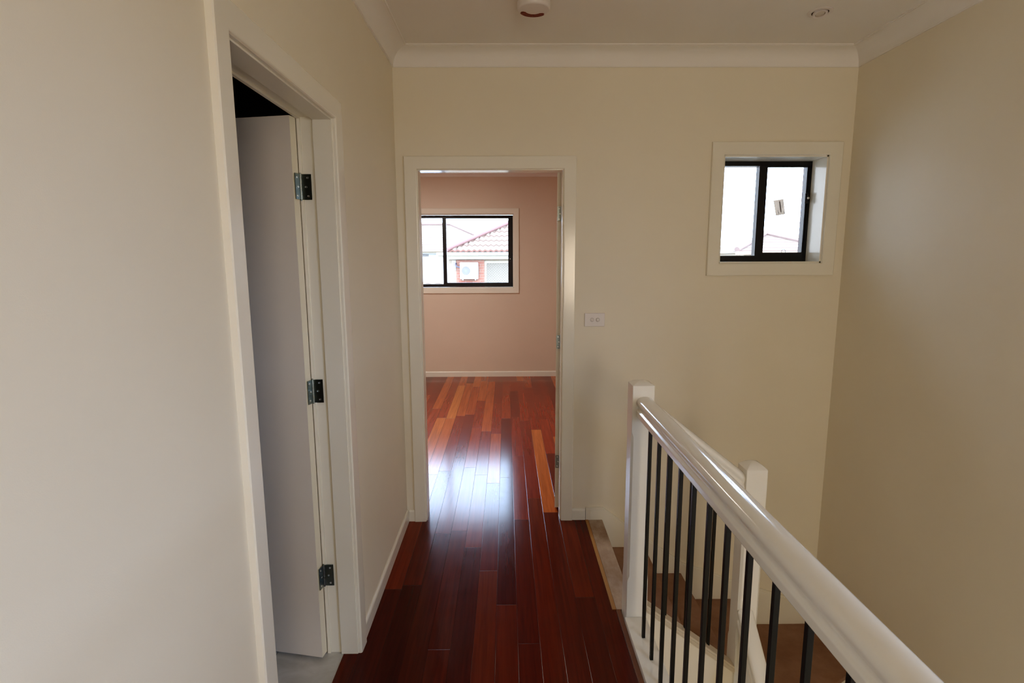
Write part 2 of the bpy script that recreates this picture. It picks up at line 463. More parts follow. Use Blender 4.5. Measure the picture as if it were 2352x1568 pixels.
o = MB().box(XL - 2.2, XL - 0.0575, 0.2, 3.0, -0.1, -0.001).build('floor_bathroom', M['tile'])
struct(o, 'pale stone tile floor just inside the open left doorway', 'floor')
o = MB().box(XL - 0.2, XR + 0.2, YR, D + 0.1, ZL - 0.1, ZL).build('floor_lower', M['lowfloor'])
struct(o, 'floor of the storey below at the bottom of the stairwell', 'floor')

# ceilings
cl = MB().box(XL - 0.1, XR + 0.1, YR - 0.1, YB - 0.05, ZC, ZC + 0.1)
struct(cl.build('ceiling', M['ceil']), 'plain painted plaster ceiling over the landing and stairwell', 'ceiling')
struct(MB().box(BXL - 0.1, BXR + 0.1, YB - 0.05, YF + 0.1, ZC, ZC + 0.1).build('ceiling_bedroom', M['ceil']), 'plain plaster ceiling of the bedroom beyond the doorway', 'ceiling')

# left wall, with the bathroom doorway
L0, L1, LT = 1.271, 2.012, 2.05       # casing inner edges
JY0, JY1, JT = L0 + 0.005, L1 - 0.005, LT - 0.005   # jamb faces
w = grid_wall(MB(), (YR, D), (0, ZC), [(JY0 - 0.02, JY1 + 0.02, -1, JT + 0.02)], lambda u, v, s: (XL - BT * s, u, v))
struct(w.build('wall_left', M['wall']), 'cream painted wall on the left with the open bathroom doorway in it', 'wall')
# bathroom shell
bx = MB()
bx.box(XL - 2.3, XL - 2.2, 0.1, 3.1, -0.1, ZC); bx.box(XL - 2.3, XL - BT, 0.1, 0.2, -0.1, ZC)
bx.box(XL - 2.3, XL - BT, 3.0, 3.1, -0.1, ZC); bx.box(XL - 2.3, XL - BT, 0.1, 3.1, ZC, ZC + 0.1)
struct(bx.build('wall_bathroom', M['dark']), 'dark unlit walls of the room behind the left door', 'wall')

# far hall wall (inner leaf): doorway + small window
D0, D1, DT = -0.4862, 0.322, 2.05
J0, J1 = D0 + 0.005, D1 - 0.005
W1 = (1.2, 1.789, 1.53, 2.126)        # small window opening
w = grid_wall(MB(), (XL - BT, XR), (ZL, ZC), [(J0 - 0.02, J1 + 0.02, -0.25, JT + 0.02), W1], lambda u, v, s: (u, D + BT * s, v))
struct(w.build('wall_back', M['wall']), 'cream wall at the end of the hall holding the bedroom doorway and small window', 'wall')
# outer brick skin beside the bedroom, around the small window
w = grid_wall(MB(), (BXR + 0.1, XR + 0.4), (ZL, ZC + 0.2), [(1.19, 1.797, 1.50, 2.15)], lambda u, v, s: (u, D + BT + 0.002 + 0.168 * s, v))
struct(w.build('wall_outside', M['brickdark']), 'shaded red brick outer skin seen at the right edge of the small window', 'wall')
# right wall, with a stairwell window outside the frame beside the camera
RW = (-1.40, -0.05, 0.68, 1.88)
w = grid_wall(MB(), (YR, D + BT), (ZL, ZC), [RW], lambda u, v, s: (XR + 0.2 * s, u, v))
struct(w.build('wall_right', M['wall']), 'tall plain cream wall on the right side of the stairwell', 'wall')
struct(MB().box(XL - BT, XR + 0.2, YR - 0.12, YR, ZL, ZC).build('wall_rear', M['wall']), 'cream wall behind the camera', 'wall')
# stairwell walls below the landing
struct(MB().box(0.51, 0.60, -1.5, 2.177, ZL, -0.05).build('wall_stairwell', M['wall']), 'cream wall below the edge of the landing', 'wall')
struct(MB().box(0.60, XR, -1.58, -1.5, ZL, 0.0).build('wall_stairwell_end', M['wall']), 'cream wall at the near end of the stairwell', 'wall')
# bedroom walls
W2 = (-1.72, 0.104, 1.173, 2.122)
w = grid_wall(MB(), (BXL - 0.2, BXR + 0.2), (0, ZC), [W2], lambda u, v, s: (u, YF + 0.27 * s, v))
struct(w.build('wall_bedroom_back', M['bed']), 'cream bedroom wall tinted pink for floor bounce, holding the wide black framed window', 'wall')
W3 = (4.1, 6.5, 0.6, 2.25)
w = grid_wall(MB(), (YB, YF), (0, ZC), [], lambda u, v, s: (BXL - 0.2 * s, u, v))
struct(w.build('wall_bedroom_left', M['bed']), 'left bedroom wall hidden behind the door frame', 'wall')
struct(MB().box(BXR, BXR + 0.098, YB, YF, 0, ZC).build('wall_bedroom_right', M['bed']), 'right bedroom wall hidden behind the open door', 'wall')
struct(MB().box(BXL - 0.2, XL - BT, YB - 0.1, YB, 0, ZC).build('wall_bedroom_front', M['bed']), 'bedroom wall beside the doorway on the hidden side', 'wall')

# cornices: coved plaster with small square steps
CV = [(0, 0), (0, -0.088), (0.006, -0.088), (0.006, -0.082)]
for k in range(0, 9):
    a = PI / 2 * k / 8
    CV.append((0.082 - 0.074 * math.cos(a) , -0.082 + 0.074 * math.sin(a)))
CV += [(0.082, -0.006), (0.092, -0.006), (0.092, 0)]
def cornice(name, rings, label):
    struct(MB().rings(rings).build(name, M['ceil'], smooth=30), label, 'cornice')
def corn_pts(corner, du, dv):
    return [Vector((corner[0] + du * o_, corner[1] + dv * o_, ZC + h)) for o_, h in CV]
cornice('trim_1', [corn_pts((XL, YR), 1, 1), corn_pts((XL, D), 1, -1)], 'white coved cornice along the top of the left wall')
cornice('trim_2', [corn_pts((XL, D), 1, -1), corn_pts((XR, D), -1, -1)], 'white coved cornice along the top of the far hall wall')
cornice('trim_3', [corn_pts((XR, D), -1, -1), corn_pts((XR, YR), -1, 1)], 'white coved cornice along the top of the right wall')
cornice('trim_4', [corn_pts((BXL, YF), 1, -1), corn_pts((BXR, YF), -1, -1)], 'coved cornice above the bedroom window wall')

# skirtings
skirt('baseboard_left', (XL, L1 + 0.0695, 0), (XL, D, 0), (1, 0, 0), 'cream skirting board along the left wall past the bathroom door')
skirt('baseboard_left_near', (XL, YR, 0), (XL, L0 - 0.0695, 0), (1, 0, 0), 'cream skirting board along the left wall before the bathroom door')
skirt('baseboard_back_left', (XL + 0.012, D, 0), (D0 - 0.0695, D, 0), (0, -1, 0), 'short piece of cream skirting left of the bedroom door frame')
skirt('baseboard_back_right', (D1 + 0.0695, D, 0), (0.471, D, 0), (0, -1, 0), 'short block of cream skirting right of the bedroom door frame')
skirt('baseboard_bedroom', (BXL, YF, 0), (BXR, YF, 0), (0, -1, 0), 'cream skirting board under the bedroom window')
# raked skirtings following the stairs
rk = [(0.473, 0.079), (0.575, 0.079), (1.073, -0.285), (1.22, -0.335), (1.344, -0.39), (1.897, -0.575), (1.897, -1.0), (1.2, -0.80), (0.9, -0.55), (0.575, -0.30), (0.473, -0.03)]
b = MB(); b.prism(rk, lambda u, v: (u, D, v), lambda u, v: (u, D - 0.010, v), 0.0)
rk2 = [(x, z - 0.014) for x, z in rk[:6]] + rk[6:]
b.prism(rk2, lambda u, v: (u, D - 0.008, v), lambda u, v: (u, D - 0.013, v), 0.0)
struct(b.build('baseboard_back_stair', M['trim']), 'stepped cream skirting sloping down the far wall beside the stair treads', 'skirting board')
rr = [(3.129, -0.575), (2.75, -0.60), (2.25, -0.86), (-0.3, -2.72), (-0.3, -2.85), (-0.1, -2.85), (2.2, -1.30), (2.7, -0.98), (3.129, -0.80)]
b = MB(); b.prism(rr, lambda u, v: (XR, u, v), lambda u, v: (XR - 0.010, u, v), 0.0)
rr2 = [(y, z - 0.014) for y, z in rr[:4]] + rr[4:]
b.prism(rr2, lambda u, v: (XR - 0.008, u, v), lambda u, v: (XR - 0.013, u, v), 0.0)
struct(b.build('baseboard_right_stair', M['trim']), 'cream skirting sloping down the right wall beside the lower treads', 'skirting board')

# ------------------------------------------------------------------ hinges
def hinge(parent, pin, z, dir_a, dir_b, h=0.088, wa=0.030, wb=0.030):
    """butt hinge: knuckle tube at pin (x,y), leaves along unit dirs a and b"""
    hb = MB()
    for i in range(5):
        z0 = z - h / 2 + i * h / 5
        hb.lathe([(0.0062, z0 + 0.0006), (0.0062, z0 + h / 5 - 0.0006)], (pin[0], pin[1], 0), 14)
    hb.lathe([(0.0035, z - h / 2 - 0.004), (0.0035, z + h / 2 + 0.004)], (pin[0], pin[1], 0), 12)
    plates = []
    for d, wd in ((dir_a, wa), (dir_b, wb)):
        d = Vector((d[0], d[1], 0)).normalized(); nrm = Vector((-d.y, d.x, 0)) * 0.0012
        c0 = Vector((pin[0], pin[1], 0)) + d * 0.004; c1 = c0 + d * wd
        ring = lambda zz: [Vector((p.x, p.y, zz)) for p in (c0 + nrm, c1 + nrm, c1 - nrm, c0 - nrm)]
        hb.rings([ring(z - h / 2), ring(z + h / 2)])
        plates.append((c0, d, nrm))
    hg = hb.build('hinge', M['steel'], parent)
    for (c0, d, nrm), wd in zip(plates, (wa, wb)):
        for k, zz in enumerate((z - h * 0.36, z, z + h * 0.36)):
            for s in (1, -1):
                p = c0 + d * wd * (0.62 if k != 1 else 0.42) + nrm * s * 1.0
                n_ = nrm.normalized() * s
                q = MB()
                u = d; v = Vector((0, 0, 1))
                q.rings([[p + Vector((0, 0, zz)) + (u * math.cos(2 * PI * j / 12) + v * math.sin(2 * PI * j / 12)) * r_ + n_ * t_ for j in range(12)]
                         for r_, t_ in ((0.0046, 0.0), (0.0042, 0.0007), (0.0022, 0.0009), (0.0014, 0.0003))])
                if s == 1: sc = q
                else:
                    q2 = bpy.data.meshes.new('t'); q.bm.to_mesh(q2); sc.bm.from_mesh(q2); q.bm.free(); bpy.data.meshes.remove(q2)
            sc.build('screw', M['screw'], hg)
    return hg

# ------------------------------------------------------------------ DOOR 1 (bathroom, open inwards)
d1 = thing('door_1', (XL - 0.05, 1.64, 0), 'white flush bathroom door standing open inside its cream frame on the left', 'door', kind='structure')
casing3(MB(), L0, L1, LT, lambda u, v, t: (XL + t, u, v)).build('architrave', M['trim'], d1)
casing3(MB(), L0, L1, LT, lambda u, v, t: (XL - BT - t, u, v)).build('architrave', M['trim'], d1)
# rebated jamb: stop section towards the hall, rebate on the bathroom side
jb = MB()
XS, XJ = XL - 0.066, XL - BT         # stop ends, jamb ends
RB = 0.012
jb.box(XS, XL + 0.001, JY1, JY1 + 0.03, 0, JT + 0.03, 0.0015); jb.box(XJ - 0.001, XS, JY1 + RB, JY1 + 0.03, 0, JT + 0.03)
jb.box(XS, XL + 0.001, JY0 - 0.03, JY0, 0, JT + 0.03, 0.0015); jb.box(XJ - 0.001, XS, JY0 - 0.03, JY0 - RB, 0, JT + 0.03)
jb.box(XS, XL + 0.001, JY0, JY1, JT, JT + 0.03, 0.0015); jb.box(XJ - 0.001, XS, JY0 - RB, JY1 + RB, JT + RB, JT + 0.03)
jb.build('door_frame', M['trim'], d1)
# leaf, about 101 degrees open
AN = math.radians(11)
hp = Vector((XJ - 0.009, JY1 + RB - 0.006))   # hinge pin
ld = Vector((-math.cos(AN), math.sin(AN)))     # along the leaf
ln_ = Vector((ld.y, -ld.x)) * -1               # thickness direction, towards +Y
if ln_.y > 0: ln_ = -ln_
face = hp + Vector((-0.004, 0)) + ld * 0.0
LW, LTH = 0.72, 0.036
lf = MB()
P = lambda a, t, z: (face.x + ld.x * a + ln_.x * t, face.y + ld.y * a + ln_.y * t, z)
b_ = bmesh.new()
cs = [(0, 0.004), (LW, 0.004), (LW, LTH + 0.004), (0, LTH + 0.004)]
A = [b_.verts.new(P(a, t, 0.012)) for a, t in cs]; B = [b_.verts.new(P(a, t, JT + RB - 0.005)) for a, t in cs]
b_.faces.new(A[::-1]); b_.faces.new(B)
for j in range(4):
    f = b_.faces.new((A[j], A[(j + 1) % 4], B[(j + 1) % 4], B[j])); f.material_index = 1 if j == 3 else 0
lf._merge(b_)
leaf = lf.build('door_leaf', [M['leaf'], M['edge']], d1)
# lever handle on its far end (hidden behind the frame from the hall)
hb = MB()
for t in (0.0, LTH + 0.008):
    s = -1 if t == 0 else 1
    hx = [P(LW - 0.06, t + s * q, 1.0) for q in (0.0, 0.012, 0.05)]
    hb.tube([hx[0], hx[1]], 0.025, 18); hb.tube([hx[1], hx[2]], 0.009, 12)
    hb.tube([hx[2], P(LW - 0.17, t + s * 0.05, 1.0)], 0.009, 12)
hb.build('door_handle', M['screw'], leaf)
for z in (1.82, 1.082, 0.34):
    hinge(d1, (hp.x, hp.y), z, (1, 0.0), (ln_.x, ln_.y), 0.088, 0.034, 0.031)

# ------------------------------------------------------------------ DOOR 2 (bedroom, open 90 degrees into the bedroom)
d2 = thing('door_2', (-0.08, D + 0.05, 0), 'bedroom doorway with cream frame at the end of the hall and its door edge-on', 'door', kind='structure')
casing3(MB(), D0, D1, DT, lambda u, v, t: (u, D - t, v)).build('architrave', M['trim'], d2)
casing3(MB(), D0, D1, DT, lambda u, v, t: (u, YB + t, v)).build('architrave', M['trim'], d2)
jb = MB(); YS = D + 0.068
jb.box(J0 - 0.03, J0, D - 0.001, YS, 0, JT + 0.03, 0.0015); jb.box(J0 - 0.03, J0 - RB, YS, YB + 0.001, 0, JT + 0.03)
jb.box(J1, J1 + 0.03, D - 0.001, YS, 0, JT + 0.03, 0.0015); jb.box(J1 + RB, J1 + 0.03, YS, YB + 0.001, 0, JT + 0.03)
jb.box(J0, J1, D - 0.001, YS, JT, JT + 0.03, 0.0015); jb.box(J0 - RB, J1 + RB, YS, YB + 0.001, JT + RB, JT + 0.03)
jb.build('door_frame', M['trim'], d2)
lx1 = J1 + 0.018; lx0 = lx1 - 0.036
A2R = Matrix.Translation((lx1, YB + 0.022, 0)) @ Matrix.Rotation(math.radians(-7.5), 4, 'Z') @ Matrix.Translation((-lx1, -YB - 0.022, 0))
b_ = MB().box(lx0, lx1, YB + 0.022, YB + 0.022 + 0.79, 0.012, JT + RB - 0.005, 0.001)
b_.bm.transform(A2R)
leaf2 = b_.build('door_leaf', M['trim'], d2)
for z in (1.82, 1.068, 0.317):
    hinge(d2, (lx1 - 0.004, YB + 0.0165), z, (-1, 0.06), (0, -1), 0.082, 0.026, 0.028)

# ------------------------------------------------------------------ sliding windows
def slider(name, op, yface, yfr, x0, x1, z0, z1, xm, label, fw=0.034, sw=0.030, lz=None, rs=0.020):
    root = thing(name, ((x0 + x1) / 2, yfr, z0), label, 'window', kind='structure')
    # painted timber reveal lining and casing
    u0, u1, v0, v1 = op
    lin = MB()
    t = 0.012
    lin.box(u0 - 0.0, u0 + t, yface, yfr, v0, v1); lin.box(u1 - t, u1, yface, yfr, v0, v1)
    lin.box(u0, u1, yface, yfr, v1 - t, v1); lin.box(u0, u1, yface, yfr, v0, v0 + t)
    lin.build('reveal_lining', M['trim'], root)
    casing4(MB(), u0 + 0.004, u1 - 0.004, v0 + 0.004, v1 - 0.004, lambda u, v, tt: (u, yface - tt, v)).build('architrave', M['trim'], root)
    fr = MB(); fr.frame(x0, x1, z0, z1, fw, yfr, yfr + 0.06)
    fr.box(xm - 0.026, xm - 0.004, yfr + 0.030, yfr + 0.05, z0 + fw - 0.004, z1 - fw + 0.004)
    fr.box(x0 + fw, x1 - fw, yfr + 0.002, yfr + 0.008, z0 + 0.006, z0 + fw + 0.004)   # track lip
    frame = fr.build('window_frame', M['alu'], root)
    MB().box(x0 + fw - 0.004, xm - 0.006, yfr + 0.040, yfr + 0.044, z0 + fw - 0.004, z1 - fw + 0.004).build('fixed_pane', M['glass'], frame)
    sa = MB(); sa.frame(xm - 0.026, x1 - fw + 0.010, z0 + fw - 0.012, z1 - fw + 0.012, sw + 0.018, yfr + 0.006, yfr + 0.028, wb=sw + 0.004, wt=sw - 0.012, wr=rs)
    sash = sa.build('sash', M['alu'], root)
    MB().box(xm + sw - 0.012, x1 - fw - 0.004, yfr + 0.015, yfr + 0.019, z0 + fw + 0.015, z1 - fw - 0.002).build('sliding_pane', M['glass'], sash)
    lz = lz or (z0 + z1) / 2
    la = MB(); la.box(x1 - fw - 0.018, x1 - fw + 0.004, yfr - 0.008, yfr + 0.007, lz - 0.03, lz + 0.03, 0.002)
    la.box(x1 - fw - 0.012, x1 - fw - 0.002, yfr - 0.018, yfr - 0.006, lz - 0.012, lz + 0.02, 0.003)
    latch = la.build('latch', M['alu'], root)
    MB().lathe([(0.0055, yfr - 0.0215), (0.0065, yfr - 0.020), (0.0065, yfr - 0.017)], (x1 - fw - 0.006, 0, lz), 14, 'y').build('latch_button', M['white'], latch)
    # small wire pull standing on the bottom rail
    mx_ = xm + 0.55 * (x1 - fw - xm)
    zb = z0 + fw + sw - 0.012
    MB().tube([(mx_ - 0.011, yfr + 0.005, zb - 0.006), (mx_ - 0.011, yfr + 0.004, zb + 0.014), (mx_ - 0.006, yfr + 0.004, zb + 0.021), (mx_ + 0.006, yfr + 0.004, zb + 0.021),
               (mx_ + 0.011, yfr + 0.004, zb + 0.014), (mx_ + 0.011, yfr + 0.005, zb - 0.006)], 0.0014, 8).build('finger_pull', M['alu'], sash)
    return root
slider('window_1', W1, D, 3.288, 1.203, 1.797, 1.538, 2.122, 1.5, 'small black framed sliding window set deep in the far hall wall at right', lz=1.905)
slider('window_2', W2, YF, 7.30, -1.722, 0.098, 1.186, 2.108, -0.795, 'wide black framed sliding window in the bedroom seen through the doorway', fw=0.034, sw=0.030, lz=1.55, rs=0.042)
# plain frame for the window that lights the scene from out of view
def plain_window(name, mb, label):
    struct(mb.build(name, M['alu']), label, 'window')
b = MB()
b.frame(RW[0], RW[1], RW[2], RW[3], 0.045, 0.0, 0.05); b.box(-0.75, -0.70, 0.005, 0.045, RW[2] + 0.045, RW[3] - 0.045)
b.bm.transform(Matrix.Translation((XR + 0.17, 0, 0)) @ Matrix.Rotation(PI / 2, 4, 'Z'))
plain_window('window_3', b, 'black stairwell window frame in the right wall beside the camera')

# sticker left on the small window's sliding pane
st = thing('window_sticker', (1.61, 3.300, 1.855), 'crooked white paper sticker on the right pane of the small window', 'sticker')
def st_pt(u, v, y):   # u across 0..1, v up 0..1
    c = [(1.590, 1.807), (1.646, 1.816), (1.629, 1.904), (1.570, 1.895)]
    x = (c[0][0] * (1 - u) + c[1][0] * u) * (1 - v) + (c[3][0] * (1 - u) + c[2][0] * u) * v
    z = (c[0][1] * (1 - u) + c[1][1] * u) * (1 - v) + (c[3][1] * (1 - u) + c[2][1] * u) * v
    return (x, y, z)
def st_quad(u0, u1, v0, v1, ya, yb):
    return MB().rings([[st_pt(u0, v0, y), st_pt(u1, v0, y), st_pt(u1, v1, y), st_pt(u0, v1, y)] for y in (ya, yb)])
st_quad(0, 1, 0, 1, 3.3026, 3.3030).build('paper', M['paper'], st)
pr = MB()
for u0, u1, v0, v1 in [(0.53, 0.66, 0.17, 0.88)] + [(0.76, 0.80, 0.42 + 0.0, 0.60), (0.86, 0.90, 0.06, 0.2), (0.30, 0.36, 0.10, 0.22), (0.28, 0.33, 0.26, 0.32)]:
    q = st_quad(u0, u1, v0, v1, 3.3021, 3.3026); me = bpy.data.meshes.new('t'); q.bm.to_mesh(me); pr.bm.from_mesh(me); q.bm.free(); bpy.data.meshes.remove(me)
pr.build('printed_marks', M['ink'], st)

# ------------------------------------------------------------------ STAIRCASE
X0 = 0.575
sc_ = thing('staircase', (1.3, 2.7, ZL), 'dusty brown timber staircase winding down from the landing past the far wall', 'staircase')
YN = 2.222         # newel centre line
YA, YBK = 2.232, D - 0.0135
XB = XR - 0.0135
TT = 0.028
def tread(poly, z):
    b = MB(); b.prism(poly, lambda u, v: (u, v, z - TT), lambda u, v: (u, v, z), 0.004)
    return b.build('tread', M['tread'], sc_)
def riser(p, q, z0, z1, th=0.012):
    p, q = Vector((p[0], p[1], 0)), Vector((q[0], q[1], 0)); d = (q - p).normalized(); n = Vector((-d.y, d.x, 0)) * th
    ring = lambda z: [Vector((a.x, a.y, z)) for a in (p, q, q + n, p + n)]
    return MB().rings([ring(z0), ring(z1)]).build('riser', M['trim'], sc_)
Z = lambda k: -RISE * k - 0.0005
NO = 0.022          # nosing overhang
r1, r2, r3 = X0 - 0.02, 0.815, 1.045
# landing edge board and pine strip
MB().box(0.490, X0, 2.270, YBK, -0.035, 0.002, 0.003).build('landing_nosing', M['dusty'], sc_)
MB().box(0.4715, 0.4895, 2.268, YBK, -0.03, 0.003, 0.001).build('edge_strip', M['pine'], sc_)
riser((r1, YA), (r1, YBK), Z(1), -0.036)
tread([(r1, YA), (r2 + NO, YA), (r2 + NO, YBK), (r1, YBK)], Z(1))
riser((r2, YA), (r2, YBK), Z(2), Z(1) - TT - 0.001)
tread([(r2, YA), (0.998, YA), (0.998, 2.270), (r3 + NO, 2.270), (r3 + NO, YBK), (r2, YBK)], Z(2))
riser((r3, 2.272), (r3, YBK), Z(3), Z(2) - TT - 0.001)
A1, A2 = (1.085, 2.272), (1.535, YBK)      # winder riser 1
B1, B2 = (1.095, 2.262), (XB, 2.735)       # winder riser 2
C1, C2 = (1.095, 2.20), (XB, 2.20)
off = lambda p, dx, dy: (p[0] + dx, p[1] + dy)
tread([(r3, 2.272), off(A1, NO, 0), off(A2, NO, 0), (r3, YBK)], Z(3))
riser(A2, A1, Z(4), Z(3) - TT - 0.001)
tread([A1, off(B1, 0, -NO), off(B2, 0, -NO * 0.8), (XB, YBK), A2], Z(4))
riser(B2, B1, Z(5), Z(4) - TT - 0.001)
tread([off(B1, 0, -0.002), (1.095, 2.2 - NO), (XB, 2.2 - NO), B2], Z(5))
GO = 0.25
y = 2.20
for k in range(6, 16):
    riser((XB, y), (1.095, y), Z(k), Z(k - 1) - TT - 0.001)
    tread([(1.095, y), (1.095, y - GO - NO), (XB, y - GO - NO), (XB, y)], Z(k))
    y -= GO
riser((XB, y), (1.095, y), ZL, Z(15) - TT - 0.001)
# upper string: panel wall below the first flight with a capping board
zt = lambda x: 0.085 - 0.755 * (x - 0.60)
pan = [(0.60, zt(0.60) - 0.03), (1.0, zt(1.0) - 0.03), (1.0, ZL), (0.60, ZL)]
MB().prism(pan, lambda u, v: (u, 2.190, v), lambda u, v: (u, 2.230, v)).build('side_panel', M['wall'], sc_)
cp = [(0.60, zt(0.60)), (1.0, zt(1.0)), (1.0, zt(1.0) - 0.034), (0.60, zt(0.60) - 0.034)]
MB().prism(cp, lambda u, v: (u, 2.176, v), lambda u, v: (u, 2.2315, v), 0.003).build('string_capping', M['cap_board'], sc_)
cg = MB(); cg.prism([(0.60, zt(0.60) - 0.012), (1.0, zt(1.0) - 0.012), (1.0, zt(1.0) - 0.024), (0.60, zt(0.60) - 0.024)], lambda u, v: (u, 2.1725, v), lambda u, v: (u, 2.177, v), 0.0015)
cg.build('capping_bead', M['cap_board'], sc_)
# lower string beside the second flight and closed panel under it
zl = lambda yy: -0.80 + (yy - 2.177) * 0.80
pan = [(2.177, zl(2.177)), (-0.3, zl(-0.3)), (-0.3, ZL), (2.177, ZL)]
MB().prism(pan, lambda u, v: (1.050, u, v), lambda u, v: (1.094, u, v), 0.002).build('lower_string', M['trim'], sc_)

# ------------------------------------------------------------------ BALUSTRADES
def newel(parent, cx, cy, z0, z1, s=0.0895, chz=None, dome=0.026):
    """square post with stop-chamfered corners and a pillow top"""
    h = s / 2; rings = []
    def sq(z, hh, c):
        pts = []
        for sx, sy in ((1, 1), (-1, 1), (-1, -1), (1, -1)):
            a = (sx * hh, sy * (hh - c)); b2 = (sx * (hh - c), sy * hh)
            if sx * sy < 0: a, b2 = b2, a
            pts += [(cx + a[0], cy + a[1], z), (cx + b2[0], cy + b2[1], z)]
        return pts
    c0, c1 = 0.002, 0.009
    rings.append(sq(z0, h, c0))
    if chz:
        rings += [sq(chz[0] - 0.02, h, c0), sq(chz[0], h, c1), sq(chz[1], h, c1), sq(chz[1] + 0.02, h, c0)]
    rings.append(sq(z1, h, c0))
    for q in (0.93, 0.84, 0.72, 0.58, 0.42, 0.25, 0.08):
        rings.append(sq(z1 + dome * (1 - q * q), h * q, min(c0 + 0.006 * (1 - q), h * q * 0.4)))
    return MB().rings(rings).build('newel_post', M['rail'], parent, smooth=32)

RAILP = []
def rail_profile(hw=0.033, lip=0.0345):
    pts = []
    pts += [(-0.024, -0.085), (-0.031, -0.083), (-lip, -0.077), (-lip, -0.062), (-0.0325, -0.057), (-0.028, -0.053), (-0.0262, -0.048), (-0.0268, -0.042), (-0.030, -0.036), (-hw, -0.028)]
    for k in range(0, 11):
        a = PI * k / 10
        pts.append((-hw * math.cos(a), -0.022 + 0.022 * math.sin(a) ** 0.85))
    pts += [(-x, z) for x, z in pts[9::-1]]
    return pts
RP = rail_profile()
XK = 0.5555
lb = thing('landing_balustrade', (XK, 0.9, 0), 'white handrail on thin black bars guarding the near landing edge with its end post', 'balustrade')
newel(lb, XK + 0.002, YN, -0.034, 1.054, chz=(0.22, 0.84), dome=0.015)
newel(lb, XK + 0.002, -1.46, -0.15, 1.052, chz=(0.22, 0.84))
MB().sweep(RP, (XK + 0.008, YN - 0.044, 1.010), (XK + 0.008, -1.416, 1.010)).build('handrail', M['rail'], lb)
kb = MB(); kb.box(0.507, 0.600, -1.4155, 2.1765, -0.048, 0.030, 0.003)
kb.build('base_rail', M['rail'], lb)
MB().box(0.4865, 0.5065, -1.4155, 2.262, -0.02, 0.008, 0.002).build('edge_strip', M['brownstrip'], lb)
yb = 2.047
while yb > -1.35:
    MB().box(XK - 0.0065, XK + 0.0065, yb - 0.0065, yb + 0.0065, 0.030, 0.926, 0.0008, 1).build('baluster', M['black'], lb)
    yb -= 0.1255

sb = thing('stair_balustrade', (1.045, YN, Z(5)), 'sloping white handrail running down from the corner post to a second square post', 'balustrade')
NX = 1.0445
newel(sb, NX, YN, ZL, 0.690, chz=(-0.10, 0.50), dome=0.027)
zr = lambda x: 0.985 - 0.79 * (x - 0.602)
MB().sweep(RP, (0.6025, YN, zr(0.6025)), (NX - 0.0445, YN, zr(NX - 0.0445))).build('handrail', M['rail'], sb)
for x in (0.692, 0.786, 0.890):
    MB().box(x - 0.0065, x + 0.0065, YN - 0.0135, YN - 0.0005, zt(x) - 0.004, zr(x) - 0.088, 0.0008, 1).build('baluster', M['black'], sb)
# lower flight handrail, running back towards the camera
zr2 = lambda yy: 0.066 - 0.93 * (2.177 - yy)
MB().sweep(RP, (NX - 0.013, 2.1765, zr2(2.1765)), (NX - 0.013, -0.25, zr2(-0.25))).build('handrail', M['rail'], sb)
yb = 1.96
while yb > 0.0:
    MB().box(1.058, 1.071, yb - 0.0065, yb + 0.0065, zl(yb) - 0.004, zr2(yb) - 0.08, 0.0008, 1).build('baluster', M['black'], sb)
    yb -= 0.13

# ------------------------------------------------------------------ small fittings
SC = Vector((0.125, 2.538, ZC))
sm = thing('smoke_alarm', SC, 'round white smoke alarm with a dark red curved slot on the ceiling', 'smoke alarm')
MB().lathe([(0.062, 0.0), (0.062, -0.012), (0.066, -0.014)], SC, 48).build('base_plate', M['plasticdk'], sm)
MB().lathe([(0.066, -0.013), (0.0705, -0.018), (0.0715, -0.036), (0.0705, -0.045), (0.067, -0.050), (0.063, -0.0525), (0.02, -0.0535), (0.002, -0.0535)], SC, 48).build('cover', M['plastic'], sm)
sl = MB(); rings = []
for k in range(25):
    a = math.radians(168 - 136 * k / 24)
    e = 0.35 + 0.65 * min(1, min(k, 24 - k) / 2.0)
    ri, ro = 0.0495 - 0.0125 * e, 0.0495 + 0.0125 * e
    f = lambda r, h: SC + Vector((r * math.cos(a), r * math.sin(a), h))
    hz = lambda r: -0.0535 + max(0, r - 0.0625) * 0.42
    rings.append([f(ri, hz(ri) + 0.004), f(ri, hz(ri) - 0.0012), f(ro, hz(ro) - 0.0014), f(ro, hz(ro) + 0.004)])
sl.rings(rings).build('vent_slot', M['red'], sm)

DL = Vector((1.43, 2.678, ZC))
dl = thing('downlight', DL, 'small round recessed gimbal downlight in the ceiling near the right wall', 'downlight')
MB().lathe([(0.036, 0.0), (0.036, -0.004), (0.045, -0.006), (0.0535, -0.003), (0.0535, 0.0)], DL, 40, caps=False).build('outer_ring', M['plastic'], dl)
MB().lathe([(0.0355, -0.0005), (0.034, -0.001), (0.002, -0.001)], DL, 40).build('recess', M['hole'], dl)
gi = MB(); c = Vector(DL) + Vector((0, 0, -0.006)); n = 32; rings = []
tilt = Matrix.Rotation(math.radians(-14), 3, 'X')
for k in range(n):
    a = 2 * PI * k / n
    ring = []
    for rr_, hh in ((0.021, 0.003), (0.021, -0.005), (0.030, -0.006), (0.0315, 0.002)):
        ring.append(c + tilt @ Vector((rr_ * math.cos(a), rr_ * math.sin(a), hh)))
    rings.append(ring)
gi.rings(rings, close=True).build('gimbal_ring', M['plastic'], dl)
lm = MB(); lm.rings([[c + tilt @ Vector((r_ * math.cos(2 * PI * k / 24), r_ * math.sin(2 * PI * k / 24), h_)) for k in range(24)] for r_, h_ in ((0.0195, 0.004), (0.019, -0.001), (0.010, -0.004), (0.003, -0.005))])
lm.build('lamp', M['chrome'], dl)

